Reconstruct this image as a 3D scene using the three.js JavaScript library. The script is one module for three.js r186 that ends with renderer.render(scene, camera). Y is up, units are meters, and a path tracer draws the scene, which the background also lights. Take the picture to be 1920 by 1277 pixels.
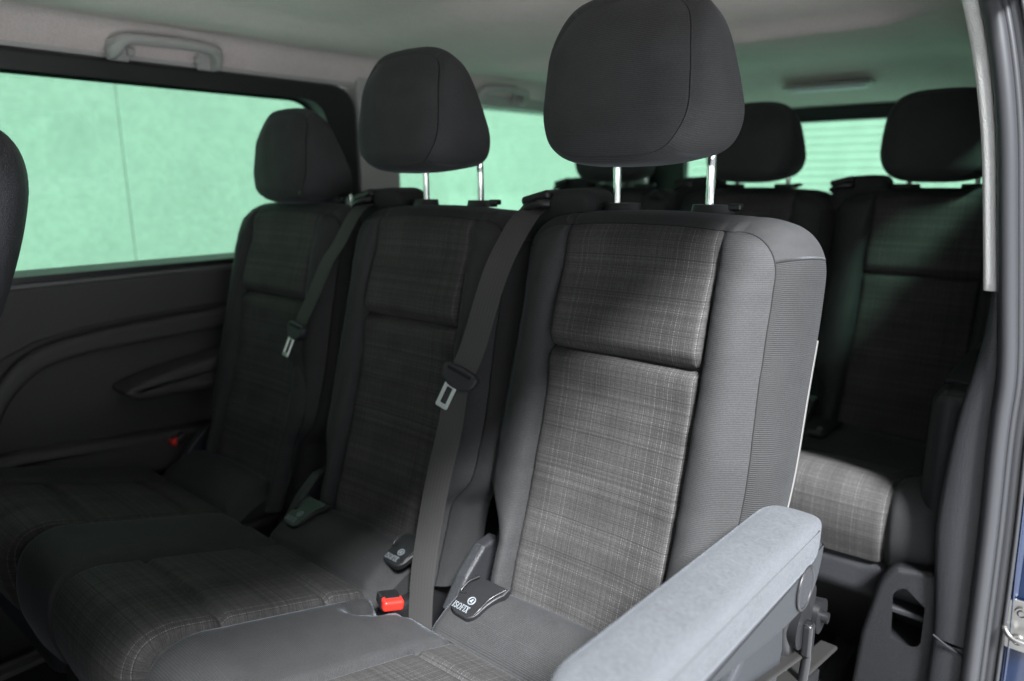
import * as THREE from 'three';
import { RoundedBoxGeometry } from 'three/addons/geometries/RoundedBoxGeometry.js';
import { mergeGeometries, mergeVertices, toCreasedNormals } from 'three/addons/utils/BufferGeometryUtils.js';
import { FontLoader } from 'three/addons/loaders/FontLoader.js';
import { TextGeometry } from 'three/addons/geometries/TextGeometry.js';

// ---------------------------------------------------------------- camera, sky, sun, exposure
// Lengths are metres. LIFT puts the street at y = 0; the van is written round the top of the nearest
// backrest (x towards the open door, z towards the front of the van).
const LIFT = 1.55;
const scene = new THREE.Scene();
const camera = new THREE.PerspectiveCamera(51.15, 1024 / 681, 0.02, 120);
camera.position.set(0.5474, 0.0524, 1.0256);
camera.up.set(-0.13815, 0.97533, -0.17218);
camera.lookAt(0.5474 - 0.63004, 0.0524 - 0.22068, 1.0256 - 0.74454);
camera.position.y += LIFT;
camera.focus = 0.98;
camera.userData.fStop = 2.6;

const renderer = new THREE.WebGLRenderer({ antialias: true });
renderer.setSize(1024, 681);
renderer.toneMapping = THREE.LinearToneMapping;
renderer.toneMappingExposure = 13.6;
renderer.shadowMap.enabled = true;
renderer.shadowMap.type = THREE.PCFSoftShadowMap;

{ // bright overcast sky
  const w = 128, h = 64, d = new Float32Array(w * h * 4);
  for (let j = 0; j < h; j++) for (let i = 0; i < w; i++) {
    const el = ((j + 0.5) / h - 0.5) * Math.PI, s = Math.max(0, Math.sin(el));
    const k = 0.62 + 0.38 * s, o = (j * w + i) * 4;
    d[o] = 0.90 * k; d[o + 1] = 0.97 * k; d[o + 2] = 1.06 * k; d[o + 3] = 1;
  }
  const t = new THREE.DataTexture(d, w, h, THREE.RGBAFormat, THREE.FloatType);
  t.mapping = THREE.EquirectangularReflectionMapping; t.magFilter = THREE.LinearFilter; t.minFilter = THREE.LinearFilter;
  t.colorSpace = THREE.LinearSRGBColorSpace; t.needsUpdate = true;
  scene.background = t; scene.environment = t;
  scene.backgroundIntensity = 0.07; scene.environmentIntensity = 0.07;
}
const sun = new THREE.DirectionalLight(0xfafcff, 1.5);
sun.position.set(9, 11.6 + LIFT, 6.2);
sun.target.position.set(0, LIFT, 0);
sun.castShadow = true; sun.shadow.radius = 24; sun.shadow.mapSize.set(2048, 2048);
Object.assign(sun.shadow.camera, { left: -6, right: 6, top: 6, bottom: -6, near: 1, far: 40 });
scene.add(sun, sun.target);

// ---------------------------------------------------------------- helpers
let seed = 7;
const rnd = () => { seed = (seed * 1664525 + 1013904223) >>> 0; return seed / 4294967296; };
const clamp = (x, a = 0, b = 1) => Math.min(b, Math.max(a, x));
const lerp = (a, b, t) => a + (b - a) * t;
const sm = (a, b, x) => { const t = clamp((x - a) / (b - a)); return t * t * (3 - 2 * t); };
const gau = (d, s) => Math.exp(-(d / s) * (d / s));
function spl(pts) { // monotone-ish cubic through [x, y] pairs sorted by x
  const n = pts.length, m = pts.map((p, i) => {
    const a = pts[Math.max(0, i - 1)], b = pts[Math.min(n - 1, i + 1)]; return (b[1] - a[1]) / (b[0] - a[0]);
  });
  return (x) => {
    let i = 0; while (i < n - 2 && x > pts[i + 1][0]) i++;
    const [x0, y0] = pts[i], [x1, y1] = pts[i + 1], h = x1 - x0, t = clamp((x - x0) / h, -0.5, 1.5);
    if (t < 0) return y0 + m[i] * h * t; if (t > 1) return y1 + m[i + 1] * h * (t - 1);
    const t2 = t * t, t3 = t2 * t;
    return (2 * t3 - 3 * t2 + 1) * y0 + (t3 - 2 * t2 + t) * h * m[i] + (-2 * t3 + 3 * t2) * y1 + (t3 - t2) * h * m[i + 1];
  };
}
const V = (x, y, z) => new THREE.Vector3(x, y, z);
// a grid surface: fn(u, v) -> [x, y, z, s, t] with s, t texture coordinates in metres
function patch(nu, nv, fn, flip = false) {
  const p = [], uv = [], ix = [];
  for (let j = 0; j <= nv; j++) for (let i = 0; i <= nu; i++) { const q = fn(i / nu, j / nv); p.push(q[0], q[1], q[2]); uv.push(q[3] ?? 0, q[4] ?? 0); }
  const w = nu + 1;
  for (let j = 0; j < nv; j++) for (let i = 0; i < nu; i++) {
    const a = j * w + i, b = a + 1, c = a + w, d = c + 1;
    if (flip) ix.push(a, c, b, b, c, d); else ix.push(a, b, c, b, d, c);
  }
  const g = new THREE.BufferGeometry();
  g.setAttribute('position', new THREE.Float32BufferAttribute(p, 3));
  g.setAttribute('uv', new THREE.Float32BufferAttribute(uv, 2));
  g.setIndex(ix); g.computeVertexNormals(); return g;
}
const cosg = (t) => 0.5 - 0.5 * Math.cos(Math.PI * t); // samples crowd at both ends
function box(w, h, d, x = 0, y = 0, z = 0, r = 0.004, seg = 2) { const g = new RoundedBoxGeometry(w, h, d, seg, Math.min(r, w / 2.01, h / 2.01, d / 2.01)); g.translate(x, y, z); return boxUV(g); }
function boxUV(g) { // metres, by the main direction of each face
  if (g.index) g = g.toNonIndexed();
  const p = g.attributes.position, n = g.attributes.normal, uv = new Float32Array(p.count * 2);
  for (let i = 0; i < p.count; i++) {
    const ax = Math.abs(n.getX(i)), ay = Math.abs(n.getY(i)), az = Math.abs(n.getZ(i));
    uv[2 * i] = ax > ay && ax > az ? p.getZ(i) : p.getX(i); uv[2 * i + 1] = ay > ax && ay > az ? p.getZ(i) : p.getY(i);
  }
  g.setAttribute('uv', new THREE.BufferAttribute(uv, 2)); return g;
}
function tube(pts, r, seg = 24, rad = 10, closed = false) { return new THREE.TubeGeometry(new THREE.CatmullRomCurve3(pts.map((p) => V(...p)), closed, 'centripetal'), seg, r, rad, closed); }
function ext(shape, depth, bevel = 0.004, seg = 3) {
  const g = new THREE.ExtrudeGeometry(shape, { depth: Math.max(0.0005, depth - 2 * bevel), bevelEnabled: bevel > 0, bevelThickness: bevel, bevelSize: bevel, bevelOffset: -bevel, bevelSegments: seg, curveSegments: 14 }); g.translate(0, 0, bevel); return boxUV(g);
}
function polyShape(pts) { const s = new THREE.Shape(); pts.forEach((p, i) => (i ? s.lineTo(...p) : s.moveTo(...p))); s.closePath(); return s; }
function splineShape(pts) { const s = new THREE.Shape(); s.moveTo(...pts[0]); s.splineThru(pts.slice(1).map((p) => new THREE.Vector2(...p))); s.closePath(); return s; }
function rrect(x0, y0, x1, y1, r, Cls = THREE.Shape) {
  const s = new Cls(); s.moveTo(x0 + r, y0); s.lineTo(x1 - r, y0); s.quadraticCurveTo(x1, y0, x1, y0 + r); s.lineTo(x1, y1 - r);
  s.quadraticCurveTo(x1, y1, x1 - r, y1); s.lineTo(x0 + r, y1); s.quadraticCurveTo(x0, y1, x0, y1 - r); s.lineTo(x0, y0 + r); s.quadraticCurveTo(x0, y0, x0 + r, y0); return s;
}
const taken = {};
const numbered = (n) => { const k = (taken[n] = (taken[n] ?? -1) + 1); return k ? n + '_' + String(k).padStart(3, '0') : n; };
function obj(name, geo, mat, parent) {
  const g = Array.isArray(geo) ? mergeGeometries(geo.map((q) => { q = q.index ? q.toNonIndexed() : q; for (const k of Object.keys(q.attributes)) if (!['position', 'normal', 'uv'].includes(k)) q.deleteAttribute(k); return q; })) : geo;
  const m = new THREE.Mesh(g, mat); m.castShadow = m.receiveShadow = true;
  m.name = parent ? name : numbered(name); (parent ?? scene).add(m); return m;
}
function tag(o, label, category, group) { o.userData.label = label; o.userData.category = category; if (group) o.userData.group = group; return o; }
function thing(name, label, category, pos = [0, 0, 0], group) { const o = new THREE.Group(); o.name = numbered(name); o.position.set(...pos); scene.add(o); return tag(o, label, category, group); }
function struct(o, label, category) { tag(o, label, category); o.userData.kind = 'structure'; return o; }

// ---------------------------------------------------------------- textures and materials
function tex(n, fn, size, color = true) { // fn(i, j) -> grey or [r, g, b] in sRGB 0..1; size in metres
  const d = new Uint8Array(n * n * 4);
  for (let j = 0; j < n; j++) for (let i = 0; i < n; i++) { const c = fn(i, j), o = (j * n + i) * 4, a = Array.isArray(c); for (let k = 0; k < 3; k++) d[o + k] = clamp(a ? c[k] : c) * 255; d[o + 3] = 255; }
  const t = new THREE.DataTexture(d, n, n); t.wrapS = t.wrapT = THREE.RepeatWrapping; t.magFilter = THREE.LinearFilter; t.minFilter = THREE.LinearMipmapLinearFilter; t.generateMipmaps = true;
  if (color) t.colorSpace = THREE.SRGBColorSpace; t.repeat.set(1 / size, 1 / size); t.anisotropy = 8; t.needsUpdate = true; return t;
}
function tileNoise(n, cell) { // smooth noise that tiles over n
  const m = Math.max(1, Math.round(n / cell)), g = Float32Array.from({ length: m * m }, rnd);
  return (i, j) => {
    const x = (i / n) * m, y = (j / n) * m, a = Math.floor(x), b = Math.floor(y), u = x - a, v = y - b, s = u * u * (3 - 2 * u), t = v * v * (3 - 2 * v);
    const q = (p, r) => g[(((r % m) + m) % m) * m + (((p % m) + m) % m)];
    return lerp(lerp(q(a, b), q(a + 1, b), s), lerp(q(a, b + 1), q(a + 1, b + 1), s), t);
  };
}
const std = (o) => new THREE.MeshPhysicalMaterial(o);
const lin = (r, g, b) => new THREE.Color().setRGB(r, g, b);

// woven insert cloth: dark ground, grey cross threads in bands, pale dashed warp threads in loose stripes
const plaid = (() => {
  const n = 1024, rowLow = Float32Array.from({ length: 64 }, rnd), rowHi = Float32Array.from({ length: n }, rnd), colHi = Float32Array.from({ length: n }, rnd);
  const rows = new Float32Array(n), cols = new Float32Array(n);
  for (let j = 0; j < n; j++) { const a = (j / n) * 64, k = Math.floor(a), f = a - k; rows[j] = 0.25 + 0.25 * lerp(rowLow[k], rowLow[(k + 1) % 64], f) + 0.5 * rowHi[(j >> 1) % n]; }
  for (let i = 0; i < n; i++) cols[i] = 0.3 * colHi[i >> 2];
  const dark = new Float32Array(n), hd = new Float32Array(n);
  for (let c = 10; c < n; c += 9 + rnd() * 24) { const w = 2 + (rnd() < 0.2 ? 1 : 0), lum = 0.15 + 0.65 * rnd() ** 1.5, k = Math.round(c); for (let q = 0; q < w; q++) cols[(k + q) % n] = lum + 0.6; for (let q = w; q < w + 2; q++) dark[(k + q) % n] = 0.6; }
  for (let r = 6; r < n; r += 8 + rnd() * 34) { const w = 2 + Math.round(rnd() * 4), lum = 0.3 + 0.7 * rnd(); for (let q = 0; q < w; q++) hd[(Math.round(r) + q) % n] = lum; }
  const big = tileNoise(n, 90), fine = tileNoise(n, 3);
  const f = (i, j) => {
    const weave = ((i >> 1) + (j >> 1)) % 2 ? 0.06 : 0;
    let v = 0.07 + 0.14 * rows[j] + 0.07 * fine(i, j) + weave + 0.05 * (big(i, j) - 0.5);
    v *= 1 - 0.24 * hd[j];
    if (cols[i] > 0.55) { const dash = (j % 8) < 5 ? 1 : 0.25; v += dash * (cols[i] - 0.5) * (0.07 + 0.24 * rows[j]) * (1 - 0.75 * hd[j]); }
    else v += 0.12 * cols[i];
    return v * (1 - 0.45 * dark[i]);
  };
  return { map: tex(n, (i, j) => { const v = f(i, j) * 0.83; return [v * 1.025, v, v * 0.985]; }, 0.4), bump: tex(n, (i, j) => f(i, j) * 1.4, 0.4, false), rough: tex(n, (i, j) => 1.0 - 0.75 * f(i, j), 0.4, false) };
})();
function ribbed(base, contrast, period, tint) { // fine horizontal rib of the plain seat cloth
  const n = 512, size = 0.128, fine = tileNoise(n, 3), big = tileNoise(n, 64), px = (period / size) * n;
  const f = (i, j) => { const w = 0.5 + 0.5 * Math.sin((2 * Math.PI * (j + 1.2 * fine(i, 0))) / px); return w; };
  return {
    map: tex(n, (i, j) => { const v = base * (1 + contrast * (f(i, j) - 0.5) + 0.35 * (fine(i, j) - 0.5) + 0.1 * (big(i, j) - 0.5)); return [v * tint[0], v * tint[1], v * tint[2]]; }, size),
    bump: tex(n, (i, j) => f(i, j) * 0.8 + 0.2 * fine(i, j), size, false),
  };
}
const rib = ribbed(0.165, 0.30, 0.0024, [0.99, 1.0, 1.015]), ribSide = ribbed(0.125, 0.4, 0.0026, [0.99, 1, 1.015]);
const grain = (() => { const n = 256, a = tileNoise(n, 7), b = tileNoise(n, 3); return tex(n, (i, j) => 0.6 * Math.abs(a(i, j) - 0.5) * 2 + 0.4 * b(i, j), 0.06, false); })();
const felt = (() => { const n = 512, a = tileNoise(n, 2), b = tileNoise(n, 40); return { map: tex(n, (i, j) => { const v = 0.88 + 0.1 * (a(i, j) - 0.5) + 0.02 * (b(i, j) - 0.5); return v; }, 0.3), bump: tex(n, (i, j) => a(i, j), 0.3, false) }; })();
const padTex = (() => { const n = 512, a = tileNoise(n, 2), b = tileNoise(n, 50), c = tileNoise(n, 130); return { map: tex(n, (i, j) => { const v = (0.315 + 0.08 * (a(i, j) - 0.5) + 0.012 * (b(i, j) - 0.5) + 0.008 * (c(i, j) - 0.5)) * (rnd() < 0.000018 ? 2.2 : 1); return [v * 0.97, v, v * 1.04]; }, 0.2), bump: tex(n, (i, j) => a(i, j), 0.2, false) }; })();
const web = tex(128, (i, j) => { const v = 0.20 + 0.05 * (((i >> 1) + (j >> 1)) % 2) + 0.012 * Math.sin(i * 0.4); return [v * 1.01, v, v * 0.98]; }, 0.05);
const concrete = (() => {
  const n = 1024, a = tileNoise(n, 200), b = tileNoise(n, 60), c = tileNoise(n, 14), d = tileNoise(n, 4);
  return tex(n, (i, j) => { const st = Math.max(0, b(i, j) - 0.72) * 0.5; const v = 0.575 + 0.035 * (a(i, j) - 0.5) + 0.02 * (b(i, j) - 0.5) + 0.02 * (c(i, j) - 0.5) + 0.04 * (d(i, j) - 0.5) - 0.25 * st; return [v * 0.985, v, v * 0.965]; }, 5);
})();
const asphalt = (() => { const n = 512, a = tileNoise(n, 2), b = tileNoise(n, 60); return tex(n, (i, j) => 0.74 + 0.10 * (a(i, j) - 0.5) + 0.08 * (b(i, j) - 0.5), 3); })();

const M = {
  plaid: std({ map: plaid.map, bumpMap: plaid.bump, bumpScale: 0.0008, roughnessMap: plaid.rough, roughness: 1,  sheen: 0.12, sheenRoughness: 0.5, sheenColor: lin(0.6, 0.62, 0.66) }),
  rib: std({ map: rib.map, bumpMap: rib.bump, bumpScale: 0.0003, roughness: 0.78, sheen: 0.35, sheenRoughness: 0.5, sheenColor: lin(0.5, 0.55, 0.62) }),
  ribSide: std({ map: ribSide.map, bumpMap: ribSide.bump, bumpScale: 0.0006, roughness: 0.8, sheen: 0.15, sheenRoughness: 0.5, sheenColor: lin(0.5, 0.55, 0.62) }),
  pad: std({ map: padTex.map, bumpMap: padTex.bump, bumpScale: 0.0004, roughness: 0.85, sheen: 0.4, sheenRoughness: 0.5, sheenColor: lin(0.55, 0.6, 0.68) }),
  shell: std({ color: lin(0.014, 0.016, 0.020), roughness: 0.7, bumpMap: grain, bumpScale: 0.0003 }),
  black: std({ color: lin(0.012, 0.012, 0.013), roughness: 0.42 }),
  gloss: std({ color: lin(0.012, 0.012, 0.013), roughness: 0.32 }),
  dark: std({ color: lin(0.011, 0.0115, 0.013), roughness: 0.5, bumpMap: grain, bumpScale: 0.0006 }),
  sill: std({ color: lin(0.13, 0.135, 0.135), roughness: 0.3 }),  // paler grey stands in for the window light reflected along the sill
  trim: std({ color: lin(0.022, 0.023, 0.026), roughness: 0.5, bumpMap: grain, bumpScale: 0.0006 }),
  panel: std({ color: lin(0.052, 0.050, 0.049), roughness: 0.6, bumpMap: grain, bumpScale: 0.0005 }),
  pale: std({ color: lin(0.48, 0.48, 0.465), roughness: 0.75, bumpMap: grain, bumpScale: 0.001 }),
  grey: std({ color: lin(0.36, 0.355, 0.34), roughness: 0.5 }),
  felt: std({ map: felt.map, color: lin(0.92, 0.82, 0.79), bumpMap: felt.bump, bumpScale: 0.0006, roughness: 0.92 }),
  seam: std({ color: lin(0.006, 0.006, 0.006), roughness: 0.9 }),
  chrome: std({ color: lin(0.86, 0.85, 0.82), metalness: 1, roughness: 0.08 }),
  plate: std({ color: lin(0.75, 0.75, 0.74), metalness: 0.8, roughness: 0.3 }),
  steel: std({ color: lin(0.33, 0.325, 0.31), metalness: 1, roughness: 0.38 }),
  bar: std({ color: lin(0.022, 0.0215, 0.020), metalness: 0.2, roughness: 0.55 }),
  alu: std({ color: lin(0.30, 0.295, 0.28), metalness: 0.9, roughness: 0.45 }),
  web: std({ map: web, roughness: 0.75, side: THREE.DoubleSide }),
  red: std({ color: lin(0.75, 0.03, 0.02), roughness: 0.35 }),
  print: std({ color: lin(0.21, 0.23, 0.25), roughness: 0.6 }),
  white: std({ color: lin(0.8, 0.84, 0.88), roughness: 0.5 }),
  glass: std({ color: lin(0.56, 0.775, 0.66), transmission: 1, thickness: 0, roughness: 0.0, ior: 1.45, side: THREE.DoubleSide }),
  clear: std({ color: lin(0.85, 0.95, 0.9), transmission: 1, thickness: 0, roughness: 0, ior: 1.45, side: THREE.DoubleSide }),
  paint: std({ color: lin(0.002, 0.012, 0.045), roughness: 0.35, clearcoat: 1, clearcoatRoughness: 0.05, metalness: 0.25 }),
  rubber: std({ color: lin(0.028, 0.029, 0.032), roughness: 0.42 }),
  carpet: std({ color: lin(0.018, 0.018, 0.019), roughness: 0.95 }),
  wall: std({ map: concrete, roughness: 0.9 }),
  joint: std({ color: lin(0.34, 0.35, 0.335), roughness: 0.95 }),
  asphalt: std({ map: asphalt, roughness: 0.95 }),
};

// ---------------------------------------------------------------- street: ground and the wall beside the van
{
  const g = struct(obj('ground', (() => { const q = new THREE.PlaneGeometry(120, 120); q.rotateX(-Math.PI / 2); q.translate(0, -LIFT, 0); const uv = q.attributes.uv; for (let i = 0; i < uv.count; i++) uv.setXY(i, uv.getX(i) * 120, uv.getY(i) * 120); return q; })(), M.asphalt), 'pale grey paved ground outside the van', 'ground');
  const w = thing('concrete_wall', 'pale plastered wall seen through the green tinted windows', 'wall');
  // cast panels 2.6 m long with open joints between them
  for (let k = 0; k < 14; k++) { const z1 = 4.67 - k * 2.6; obj('panel', box(0.2, 5.4, 2.596, -3.4, 1.1, z1 - 1.3, 0.006), M.wall, w); }
  obj('backing', box(0.1, 5.38, 36.4, -3.47, 1.1, -13.53, 0.002), M.joint, w);
}

// ---------------------------------------------------------------- van: body shell
const XF = -1.25, ZR = -2.06; // inner face of the far side wall, inner face of the tail
const body = thing('van_body', 'dark blue painted van body round the open sliding door', 'van');
{
  obj('roof_panel', box(1.83, 0.03, 4.5, -0.485, 0.47, 0.0, 0.01), M.paint, body);
  obj('side_panel', box(0.05, 1.0, 4.3, -1.40, -0.68, -0.02, 0.01), M.paint, body);
  obj('side_panel', box(0.05, 0.16, 4.3, -1.385, 0.395, -0.02, 0.01), M.paint, body);
  obj('floor_pan', box(1.9, 0.05, 4.3, -0.44, -1.07, -0.02, 0.01), M.black, body);
  obj('front_bulkhead', box(1.86, 1.0, 0.06, -0.43, -0.6, 2.1, 0.01), M.black, body);
  obj('front_header', box(1.86, 0.16, 0.06, -0.43, 0.38, 1.75, 0.01), M.black, body);
  const ws = box(1.8, 0.62, 0.006, 0, 0, 0, 0.002); ws.rotateX(-0.68); ws.translate(-0.43, 0.1, 1.93); obj('windscreen', ws, M.clear, body);
  obj('front_pillar', box(0.1, 1.5, 0.14, 0.46, -0.28, 1.42, 0.02), M.paint, body);
  obj('front_door', box(0.1, 0.86, 0.66, 0.47, -0.62, 1.80, 0.02), M.paint, body);
  obj('door_header', box(0.05, 0.15, 2.4, 0.405, 0.39, 0.95, 0.02), M.paint, body);
  obj('door_sill', box(0.14, 0.10, 1.5, 0.44, -1.03, 0.43, 0.02), M.black, body);
  obj('quarter_panel', box(0.05, 0.86, 1.8, 0.52, -0.62, -1.22, 0.01), M.paint, body);
  obj('sliding_door', box(0.06, 1.42, 1.6, 0.585, -0.29, -1.12, 0.03, 4), M.paint, body);
  obj('quarter_header', box(0.05, 0.14, 1.8, 0.44, 0.40, -1.22, 0.01), M.paint, body);
}

// ---------------------------------------------------------------- ceiling, floor
{
  const cx = -0.44, hw = 0.845;
  const yC = (x, z) => {
    const a = Math.abs(x - cx) / hw;
    let y = 0.405 - 0.010 * a * a - 0.072 * sm(0.88, 1.01, a);
    const inner = 1 - sm(0.60, 0.76, a);
    y += 0.022 * sm(-0.78, -0.90, z) * inner * (1 - sm(-1.5, -1.75, z)); // raised field behind the cross fold
    y -= 0.026 * gau(z + 0.80, 0.06) * inner;                           // cross fold
    y += 0.020 * inner * sm(-0.30, -0.12, z);                            // raised field over the second row
    y -= 0.075 * sm(-1.55, -2.02, z);
    return y;
  };
  const g = patch(90, 190, (u, v) => { const x = lerp(-1.285, 0.405, u), z = lerp(1.75, ZR + 0.0, v); return [x, yC(x, z), z, x, z]; });
  const top = patch(20, 20, (u, v) => { const x = lerp(-1.285, 0.405, u), z = lerp(1.75, ZR, v); return [x, 0.445, z, x, z]; }, true);
  const c = struct(obj('ceiling', g, M.felt), 'grey cloth roof lining of the van', 'ceiling');
  // lamp bezel set into the rear of the lining
  const lamp = thing('roof_lamp', 'slim unlit roof lamp at the rear edge of the lining', 'lamp', [-0.31, yC(-0.31, -1.74) - 0.002, -1.74]);
  lamp.rotation.x = 0.05;
  obj('bezel', box(0.30, 0.012, 0.10, 0, -0.002, 0, 0.005), M.grey, lamp);
  obj('lens', box(0.26, 0.022, 0.075, 0, -0.010, 0, 0.010, 4), M.white, lamp);
}
{
  const f = struct(obj('floor', box(1.75, 0.04, 4.1, -0.44, -1.02, -0.02, 0.004), M.carpet), 'black carpeted van floor under the seats', 'floor');
  for (const x of [-1.19, -0.72, -0.2, 0.2]) obj('floor_rail', [box(0.012, 0.012, 2.6, x - 0.018, -0.996, -0.3, 0.002), box(0.012, 0.012, 2.6, x + 0.018, -0.996, -0.3, 0.002), box(0.05, 0.004, 2.6, x, -0.999, -0.3, 0.001)], M.alu, f);
}

// ---------------------------------------------------------------- far side wall with two windows
// shapes are drawn in (z, y) and turned so that the outline's third axis points into the cabin
const side = (g, x) => { g.rotateY(-Math.PI / 2); g.translate(x, 0, 0); return g; }; // shape x -> z, extrusion -> -x
const sideWall = thing('side_wall_trim', 'dark door card and black framed green tinted window on the far side', 'wall trim');
{
  const open1 = (r) => { const h = new THREE.Path(); h.moveTo(0.95, -0.160); h.lineTo(-0.29, -0.160); h.lineTo(-0.29, 0.20); h.quadraticCurveTo(-0.285, 0.285, -0.20, 0.289); h.lineTo(0.95, 0.296); h.closePath(); return h; };
  const frame = new THREE.Shape(); frame.moveTo(1.02, -0.172); frame.lineTo(-0.385, -0.172); frame.lineTo(-0.385, 0.25); frame.quadraticCurveTo(-0.382, 0.322, -0.30, 0.326); frame.lineTo(1.02, 0.33); frame.closePath();
  frame.holes.push(open1());
  obj('window_frame', side(ext(frame, 0.075, 0.012, 4), XF - 0.002 + 0.0), M.black, sideWall);
  const gl = new THREE.Shape(); gl.moveTo(1.0, -0.155); gl.lineTo(-0.31, -0.155); gl.lineTo(-0.31, 0.31); gl.lineTo(1.0, 0.31); gl.closePath();
  obj('window_pane', side(ext(gl, 0.004, 0), XF - 0.072), M.glass, sideWall);
  // sloping sill below the pane
  const sill = polyShape([[XF - 0.068, -0.140], [XF + 0.004, -0.164], [XF + 0.006, -0.176], [XF - 0.068, -0.176]]);
  const sg = new THREE.ExtrudeGeometry(sill, { depth: 1.35, bevelEnabled: false }); sg.translate(0, 0, -0.375); obj('window_sill', boxUV(sg), M.sill, sideWall);
  // door card and its mouldings
  obj('door_card', box(0.06, 0.84, 1.7, XF - 0.032, -0.59, 0.35, 0.006), M.panel, sideWall);
  const upper = polyShape([[1.0, -0.172], [-0.4, -0.170], [-0.4, -0.252], [0.10, -0.262], [0.30, -0.268], [0.44, -0.276], [0.54, -0.292], [0.60, -0.318], [0.64, -0.36], [1.0, -0.36]]);
  obj('moulding', side(ext(upper, 0.02, 0.007, 4), XF + 0.016), M.panel, sideWall);
  const band = splineShape([[-0.4, -0.262], [0.10, -0.272], [0.32, -0.279], [0.45, -0.289], [0.535, -0.306], [0.59, -0.338], [0.635, -0.40], [0.66, -0.50], [0.655, -0.53], [0.62, -0.44], [0.585, -0.392], [0.53, -0.352], [0.44, -0.335], [0.30, -0.330], [0.10, -0.325], [-0.4, -0.318]]);
  obj('moulding', side(ext(band, 0.035, 0.014, 5), XF + 0.030), M.panel, sideWall);
  const low = splineShape([[-0.4, -0.585], [0.1, -0.572], [0.4, -0.548], [0.63, -0.525], [0.66, -0.56], [0.64, -0.64], [0.4, -0.66], [-0.4, -0.67]]);
  obj('moulding', side(ext(low, 0.06, 0.02, 5), XF + 0.05), M.panel, sideWall);
  const pod = splineShape([[-0.3, -0.365], [0.0, -0.372], [0.12, -0.378], [0.25, -0.392], [0.36, -0.412], [0.39, -0.424], [0.385, -0.440], [0.355, -0.452], [0.25, -0.458], [0.12, -0.462], [-0.3, -0.465]]);
  const pm = obj('armrest', side(ext(pod, 0.10, 0.014, 5), XF + 0.092), M.panel, sideWall); pm.userData.label = 'tapered armrest moulded on the door card';
  obj('wheel_box', box(0.16, 0.30, 1.2, XF + 0.04, -0.84, -0.6, 0.05, 4), M.panel, sideWall);
}
const rearSide = thing('rear_quarter_trim', 'pale grey pillar trim and green tinted rear side window', 'wall trim');
{
  const pil = new THREE.Shape(); pil.moveTo(-0.388, -0.17); pil.lineTo(ZR + 0.02, -0.17); pil.lineTo(ZR + 0.02, 0.36); pil.lineTo(-0.388, 0.36); pil.closePath();
  pil.holes.push(rrect(-1.77, -0.14, -0.545, 0.312, 0.04, THREE.Path));
  obj('pillar_trim', side(ext(pil, 0.07, 0.01, 4), XF + 0.004), M.grey, rearSide);
  obj('window_pane', side(ext(rrect(-1.80, -0.16, -0.52, 0.335, 0.03), 0.004, 0), XF - 0.07), M.glass, rearSide);
  obj('lower_trim', box(0.08, 0.82, 1.62, XF - 0.04, -0.585, -1.24, 0.01), M.panel, rearSide);
  const head = new THREE.Shape(); head.moveTo(1.1, 0.327); head.lineTo(-0.39, 0.324); head.lineTo(-0.39, 0.40); head.lineTo(1.1, 0.40); head.closePath();
  obj('header_trim', side(ext(head, 0.05, 0.008, 3), XF - 0.012), M.grey, rearSide);
}
// ---------------------------------------------------------------- tailgate
{
  const t = thing('tailgate', 'black framed tailgate with green tinted heated rear window', 'tailgate', [0, 0, ZR]);
  const s = rrect(-1.28, -1.0, 0.42, 0.36, 0.02); s.holes.push(rrect(-1.02, -0.22, 0.16, 0.272, 0.05, THREE.Path));
  const g = ext(s, 0.06, 0.01, 3); g.translate(0, 0, -0.05); obj('frame', g, M.black, t);
  const p = ext(rrect(-1.06, -0.26, 0.20, 0.31, 0.04), 0.004, 0); p.translate(0, 0, -0.03); obj('rear_window', p, M.glass, t);
  for (let k = 0; k < 15; k++) obj('heater_line', box(1.14, 0.0016, 0.001, -0.43, -0.19 + k * 0.031, -0.0235, 0.0003, 1), M.joint, t);
  const c = box(0.07, 0.62, 0.12, -1.215, 0.05, 0.075, 0.03, 4); obj('corner_trim', c, M.grey, t);
  const c2 = box(0.07, 0.62, 0.12, 0.36, 0.05, 0.075, 0.03, 4); obj('corner_trim', c2, M.grey, t);
}
// ---------------------------------------------------------------- grab handles
function grabHandle(label, x, y, z, half, turn) {
  const h = thing('grab_handle', label, 'handle', [x, y, z], 'roof grab handles'); h.rotation.z = turn;
  const n = 44, R = 12;
  const path = new THREE.CatmullRomCurve3([V(0.0, -0.026, half - 0.012), V(0.024, -0.018, half - 0.008), V(0.044, 0.006, half - 0.022), V(0.048, 0.012, half - 0.06), V(0.048, 0.013, -half + 0.06), V(0.044, 0.006, -half + 0.022), V(0.024, -0.018, -half + 0.008), V(0.0, -0.026, -half + 0.012)], false, 'centripetal');
  const g = patch(R, n, (u, v) => {
    const p = path.getPointAt(v), t = path.getTangentAt(v), e = Math.abs(v - 0.5) * 2, a = u * Math.PI * 2;
    const up = V(0, 1, 0).addScaledVector(t, -t.y).normalize(), sd = t.clone().cross(up);
    const ry = lerp(0.0125, 0.021, sm(0.55, 0.95, e)), rx = lerp(0.010, 0.013, sm(0.6, 0.95, e));
    const q = p.clone().addScaledVector(up, Math.sin(a) * ry).addScaledVector(sd, Math.cos(a) * rx); return [q.x, q.y, q.z, u * 0.06, v * 0.3];
  });
  obj('grip', g, M.grey, h);
  for (const s of [-1, 1]) { const b = box(0.012, 0.045, 0.05, 0.004, -0.024, s * (half - 0.026), 0.006, 3); const m = obj('mount', b, M.grey, h); obj('cover_plug', box(0.012, 0.018, 0.018, 0.012, -0.022, s * (half - 0.050), 0.004, 3), M.grey, m); }
  return h;
}
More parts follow.
